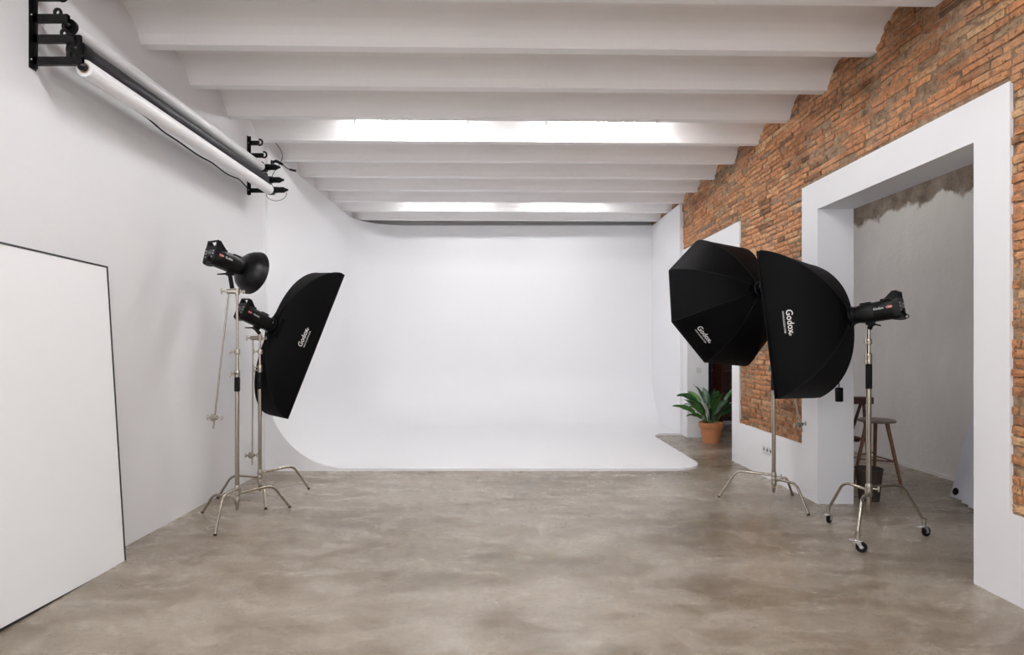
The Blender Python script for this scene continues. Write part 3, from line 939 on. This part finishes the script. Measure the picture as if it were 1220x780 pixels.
# round dish
def dish(M):
    t = thing('beauty_dish', M.translation, 'round black metal dish reflector on the left strobe light', 'reflector dish'); t.rotation_euler = M.to_euler()
    pr = [(.066, -.012), (.068, .0), (.068, .012), (.10, .022), (.14, .042), (.172, .072), (.195, .108), (.205, .140), (.210, .146), (.211, .150), (.206, .150)]
    inn = [(.200, .140), (.190, .110), (.167, .076), (.136, .048), (.098, .028), (.060, .018), (.06, -.012), (.066, -.012)]
    MB().lathe(pr+inn, n=56).build('bowl', M_DISH, t, smooth=True)
    MB().lathe([(0, .085), (.055, .085), (.06, .08), (.055, .076), (0, .072)], n=28).build('deflector', M_SILVER, t, smooth=True)
    for k in range(3):
        a = 2*PI*k/3; MB().tube([(.05*math.cos(a), .08, .05*math.sin(a)), (.08*math.cos(a), .03, .08*math.sin(a))], .003, 6).build('deflector_strut', M_STEEL, t)
    # bright knob on the collar
dish(at_ring(MA, .085))

# ------------------------------------------------------------------ doorway plant
def plant(x, y):
    t = thing('potted_plant', (x, y, 0), 'broad-leaved green plant in a terracotta pot in the far doorway', 'plant')
    Mz = Matrix.Rotation(PI/2, 4, 'X')
    MB().lathe([(.0, .0), (.125, .0), (.128, .01), (.163, .235), (.178, .238), (.186, .25), (.190, .325), (.184, .33), (.174, .325), (.164, .28), (0, .28)], Mz, 36).build('pot', M_TERRA, t, smooth=True)
    MB().lathe([(0, .288), (.08, .292), (.163, .286), (.163, .27)], Mz, 24).build('soil', M_SOIL, t, smooth=True)
    rn = random.Random(5)
    lf = MB(); st = MB()
    def leaf(az, tilt, sl, ll, wd, droop, tw=None):
        d = V((math.cos(az), math.sin(az), 0)); side = V((-math.sin(az), math.cos(az), 0))
        p = d*rn.uniform(.01, .07)+V((0, 0, .285)); el = tilt
        pts = [p.copy()]
        for i in range(6):
            p = p+(d*math.cos(el)+V((0, 0, math.sin(el))))*sl/6; el -= .03; pts.append(p.copy())
        st.tube(pts, .0045, 6)
        rows_ = []; n = 12
        rt = rn.uniform(-1, 1); tw = rt if tw is None else tw
        for i in range(n+1):
            u = i/n; w_ = wd*math.sin(PI*min(1, u**.8))**.8*(1-.25*u) + .002
            nrm = V((0, 0, 1))*math.cos(el)-d*math.sin(el)
            sd = side*math.cos(tw)+nrm*math.sin(tw); nn = nrm*math.cos(tw)-side*math.sin(tw)
            wob = .006*math.sin(u*16+az)
            rows_.append([p-sd*w_+nn*(w_*.30+wob), p-sd*w_*.5+nn*w_*.10, p, p+sd*w_*.5+nn*w_*.10, p+sd*w_+nn*(w_*.30-wob)])
            p = p+(d*math.cos(el)+V((0, 0, math.sin(el))))*ll/n; el -= droop/n
        lf.grid(rows_)
    # two leaves reaching left as in the doorway, others upright
    leaf(PI*1.02, R(66), .38, .40, .058, 1.3, 1.0)
    leaf(PI*.97, R(48), .26, .40, .050, .75, 1.0)
    leaf(PI*1.05, R(50), .14, .30, .045, 1.15, .8)
    leaf(R(20), R(60), .42, .44, .055, .2)
    leaf(R(-10), R(66), .26, .32, .045, .8)
    for i in range(22):
        leaf(rn.uniform(0, 2*PI), R(rn.uniform(58, 86)), rn.uniform(.14, .38), rn.uniform(.28, .42), rn.uniform(.052, .072), rn.uniform(.2, 1.2))
    lf.build('foliage', M_LEAF, t, smooth=True, fix=False); st.build('stems', M_LEAF, t, smooth=True)
plant(3.365, 9.49)

# ------------------------------------------------------------------ stool, trestle, bin, boards in the side room
def stool(x, y):
    t = thing('bar_stool', (x, y, 0), 'round-seated brown wooden stool standing in the side room', 'stool')
    Mz = Matrix.Rotation(PI/2, 4, 'X')
    MB().lathe([(0, .700), (.160, .700), (.188, .706), (.194, .716), (.190, .728), (.172, .734), (0, .728)], Mz, 40).build('seat', M_SEATW, t, smooth=True)
    angs = [R(-62), R(62), R(182)]
    for a in angs:
        d = V((math.cos(a), math.sin(a), 0))
        MB().tube([d*.115+V((0, 0, .705)), d*.27+V((0, 0, .002))], [.021, .016], 12).build('leg', M_WOOD, t, smooth=True)
    for i in range(3):
        for (hh) in (.28,):
            a, b = angs[i], angs[(i+1) % 3]
            h1 = hh+(.045 if i == 1 else 0)
            f = lambda an, h_: V((math.cos(an), math.sin(an), 0))*(.115+(.155)*(1-h_/.705))+V((0, 0, h_))
            MB().tube([f(a, h1), f(b, h1)], .009, 8).build('rung', M_WOOD, t, smooth=True)
stool(4.28, 6.73)
def trestle(x, y):
    t = thing('trestle', (x, y, 0), 'dark wooden trestle with a thick top beam, partly hidden by the wall pier', 'trestle')
    MB().rbox(-.62, .13, -.06, .06, .84, .925, .006).build('top_beam', M_DWOOD, t)
    for sx in (-.50, .02):
        for sy in (-1, 1):
            q = MB(); q.tube([(sx, sy*.03, .84), (sx-.05 if sx < -.1 else sx-.10, sy*.30, .0)], .022, 4); q.build('leg', M_DWOOD, t)
        MB().rbox(sx-.06, sx-.03, -.17, .17, .38, .42, .003).build('crossbar', M_DWOOD, t)
    MB().rbox(-.60, -.02, -.012, .012, .36, .40, .003).build('stretcher', M_DWOOD, t)
trestle(4.52, 7.42)
def bin_(x, y):
    t = thing('waste_bin', (x, y, 0), 'dark brown woven bin standing behind the wheeled stand', 'bin')
    Mz = Matrix.Rotation(PI/2, 4, 'X')
    MB().lathe([(0, .0), (.088, 0), (.092, .008), (.122, .31), (.126, .315), (.126, .33), (.118, .33), (.116, .31), (.088, .012), (0, .012)], Mz, 32).build('basket', M_BASKET, t, smooth=True)
    MB().tube([(.124*math.cos(2*PI*i/28), .124*math.sin(2*PI*i/28), .325) for i in range(28)], .007, 8, closed=True).build('rim', M_BASKET, t, smooth=True)
bin_(3.74, 6.0)
def board(k, x, yy, zl, hole, label):
    H = 1.9; th = math.asin((5.235-4.66-.08)/1.9)
    t = thing('foam_board', (x, yy, 0), label, 'board', 'white boards leaning in the side room')
    M = Matrix.Rotation(th, 4, 'Y')
    q = MB().box(-.02, .0, -1.15, 0, .01, H, M)
    q.build('sheet', M_FOAMB, t)
    if hole:
        h = MB().tube([M @ V((-.021, -.055, .075)), M @ V((-.024, -.055, .075))], .038, 20)
        h.build('round_hole', M_BLACKP, t, smooth=True)
board(0, 4.66, 6.10, 0, True, 'bluish white board with a round dark hole leaning against the side room wall')
board(1, 4.59, 5.86, 0, False, 'plain white board leaning in front of the holed board in the side room')
board(2, 4.53, 5.70, 0, False, 'white board leaning outermost, beside the edge of the near opening')

# behind the far opening
def rack(x, y):
    t = thing('clothes_rack', (x, y, 0), 'dark wooden rack seen through the far doorway behind the plant', 'rack')
    for dx in (-.42, .42):
        for dy in (-.2, .2): MB().rbox(dx-.02, dx+.02, dy-.02, dy+.02, 0, 1.95, .003).build('post', M_DWOOD, t)
    MB().box(-.42, .42, .18, .20, .05, 1.93).build('back_board', M_DWOOD, t)
    for z_ in (.18, .62, 1.06, 1.5, 1.93): MB().rbox(-.44, .44, -.22, .22, z_-.012, z_+.012, .003).build('shelf', M_DWOOD, t)
rack(4.62, 11.6)
def cloth(x, y, w_, h_, mat, label, seed):
    rn = random.Random(seed)
    rows_ = []
    nx = 24
    for j in range(10):
        z_ = .12+(h_-.12)*j/9
        rows_.append([V((w_*(i/nx-.5), .035*math.sin(i*1.9+seed)+.01*math.sin(j+i), z_)) for i in range(nx+1)])
    q = MB().grid(rows_)
    o = q.build('curtain', mat, smooth=True, loc=(x, y, 0), fix=False)
    md = o.modifiers.new('s', 'SOLIDIFY'); md.thickness = .006
    tag(o, label, 'curtain')
cloth(3.98, 10.9, .17, 2.3, M_CURTR, 'dark red hanging cloth behind the plant in the far doorway', 3)
cloth(3.80, 10.95, .16, 2.3, M_CURTB, 'dark blue hanging cloth at the left edge of the far doorway', 5)
q = MB().tube([(XO, 10.93, 2.34), (XC, 10.93, 2.34)], .014, 10)
tag(q.build('curtain_rod', M_BLACKM, smooth=True), 'black rod across the side room holding the hanging cloths', 'rod')

# ------------------------------------------------------------------ small wall fittings
t = thing('light_switch', (3.335, O2[1], 1.143), 'small white light switch on the reveal of the far opening', 'light switch')
MB().rbox(-.043, .043, -.009, 0, -.043, .043, .003).build('plate', M_PLATE, t); MB().rbox(-.028, .028, -.013, -.008, -.028, .028, .002).build('rocker', M_PLATE, t)
t = thing('power_socket', (XR, 6.955, .337), 'triple white power socket low on the white pier', 'power socket')
MB().rbox(-.009, 0, -.135, .135, -.042, .042, .003).build('plate', M_PLATE, t)
for k in (-1, 0, 1):
    s_ = MB().lathe([(.019, -.0105), (.021, -.0105), (.021, -.008)], Matrix.Translation((0, k*.085, 0)) @ Matrix.Rotation(-PI/2, 4, 'Z') , 20)
    s_ = MB()
    s_.tube([(-.0085, k*.085, 0), (-.0105, k*.085, 0)], .020, 20)
    s_.build('outlet', M_HOLE, t, smooth=True)
t = thing('remote_control', (3.345, O1[1], 1.02), 'small black handset hung on the reveal of the near opening', 'remote control')
MB().rbox(-.036, .036, -.034, -.002, 0, .142, .010).build('case', M_BLACKP, t, smooth=True)
q = MB().tube(fillet([(0, -.012, .14), (.006, -.012, .165), (.0, -.012, .185), (-.004, -.004, .20)], .01), .005, 8); q.box(-.01, .01, -.008, 0, .19, .205)
q.build('hook', M_BLACKP, t)
for k in range(3): MB().rbox(-.014, .014, -.038, -.033, .05+k*.025, .062+k*.025, .002).build('button', M_RUBBER, t)

# ------------------------------------------------------------------ lights
def area(name, loc, rot, sx, sy, power, col):
    l = bpy.data.lights.new(name, 'AREA'); l.shape = 'RECTANGLE'; l.size = sx; l.size_y = sy; l.energy = power; l.color = col
    o = bpy.data.objects.new(name, l); COL.objects.link(o); o.location = loc; o.rotation_euler = rot
    return o
for i, (a, b) in enumerate(wins):
    area('window_daylight', ((a+b)/2, YN-.2, 2.1), (R(90), 0, 0), b-a, 2.4, 72, (.96, .98, 1))
area('side_room_daylight', (4.4, -2.3, 1.9), (R(90), 0, 0), 1.2, 2.0, 14, (.70, .78, 1))
area('side_room_fill_light', (4.3, 7.4, 3.9), (0, 0, 0), 1.0, 2.4, 11, (1, .97, .94))  # unseen fill added overhead to brighten the side room wall
area('side_room_far_daylight', (4.6, 14.4, 2.2), (R(-90), 0, 0),   .9, 1.6, 3, (.55, .68, 1))
wd = bpy.data.worlds.new('World'); scn.world = wd; wd.use_nodes = True
wd.node_tree.nodes['Background'].inputs[0].default_value = (.8, .87, 1, 1)
wd.node_tree.nodes['Background'].inputs[1].default_value = .6

# ------------------------------------------------------------------ camera
cam = bpy.data.cameras.new('camera'); co = bpy.data.objects.new('camera', cam); COL.objects.link(co)
co.location = (0, 0, 1.6); co.rotation_euler = (R(90), 0, 0)
cam.sensor_width = 36; cam.lens = 700/1220*36
cam.shift_x = 11/1220; cam.shift_y = 19/1220
cam.clip_start = .05; cam.clip_end = 100
scn.camera = co
scn.view_settings.view_transform = 'Standard'
scn.view_settings.look = 'None'
scn.view_settings.exposure = .12
scn.view_settings.gamma = 1
scn.view_settings.use_curve_mapping = False
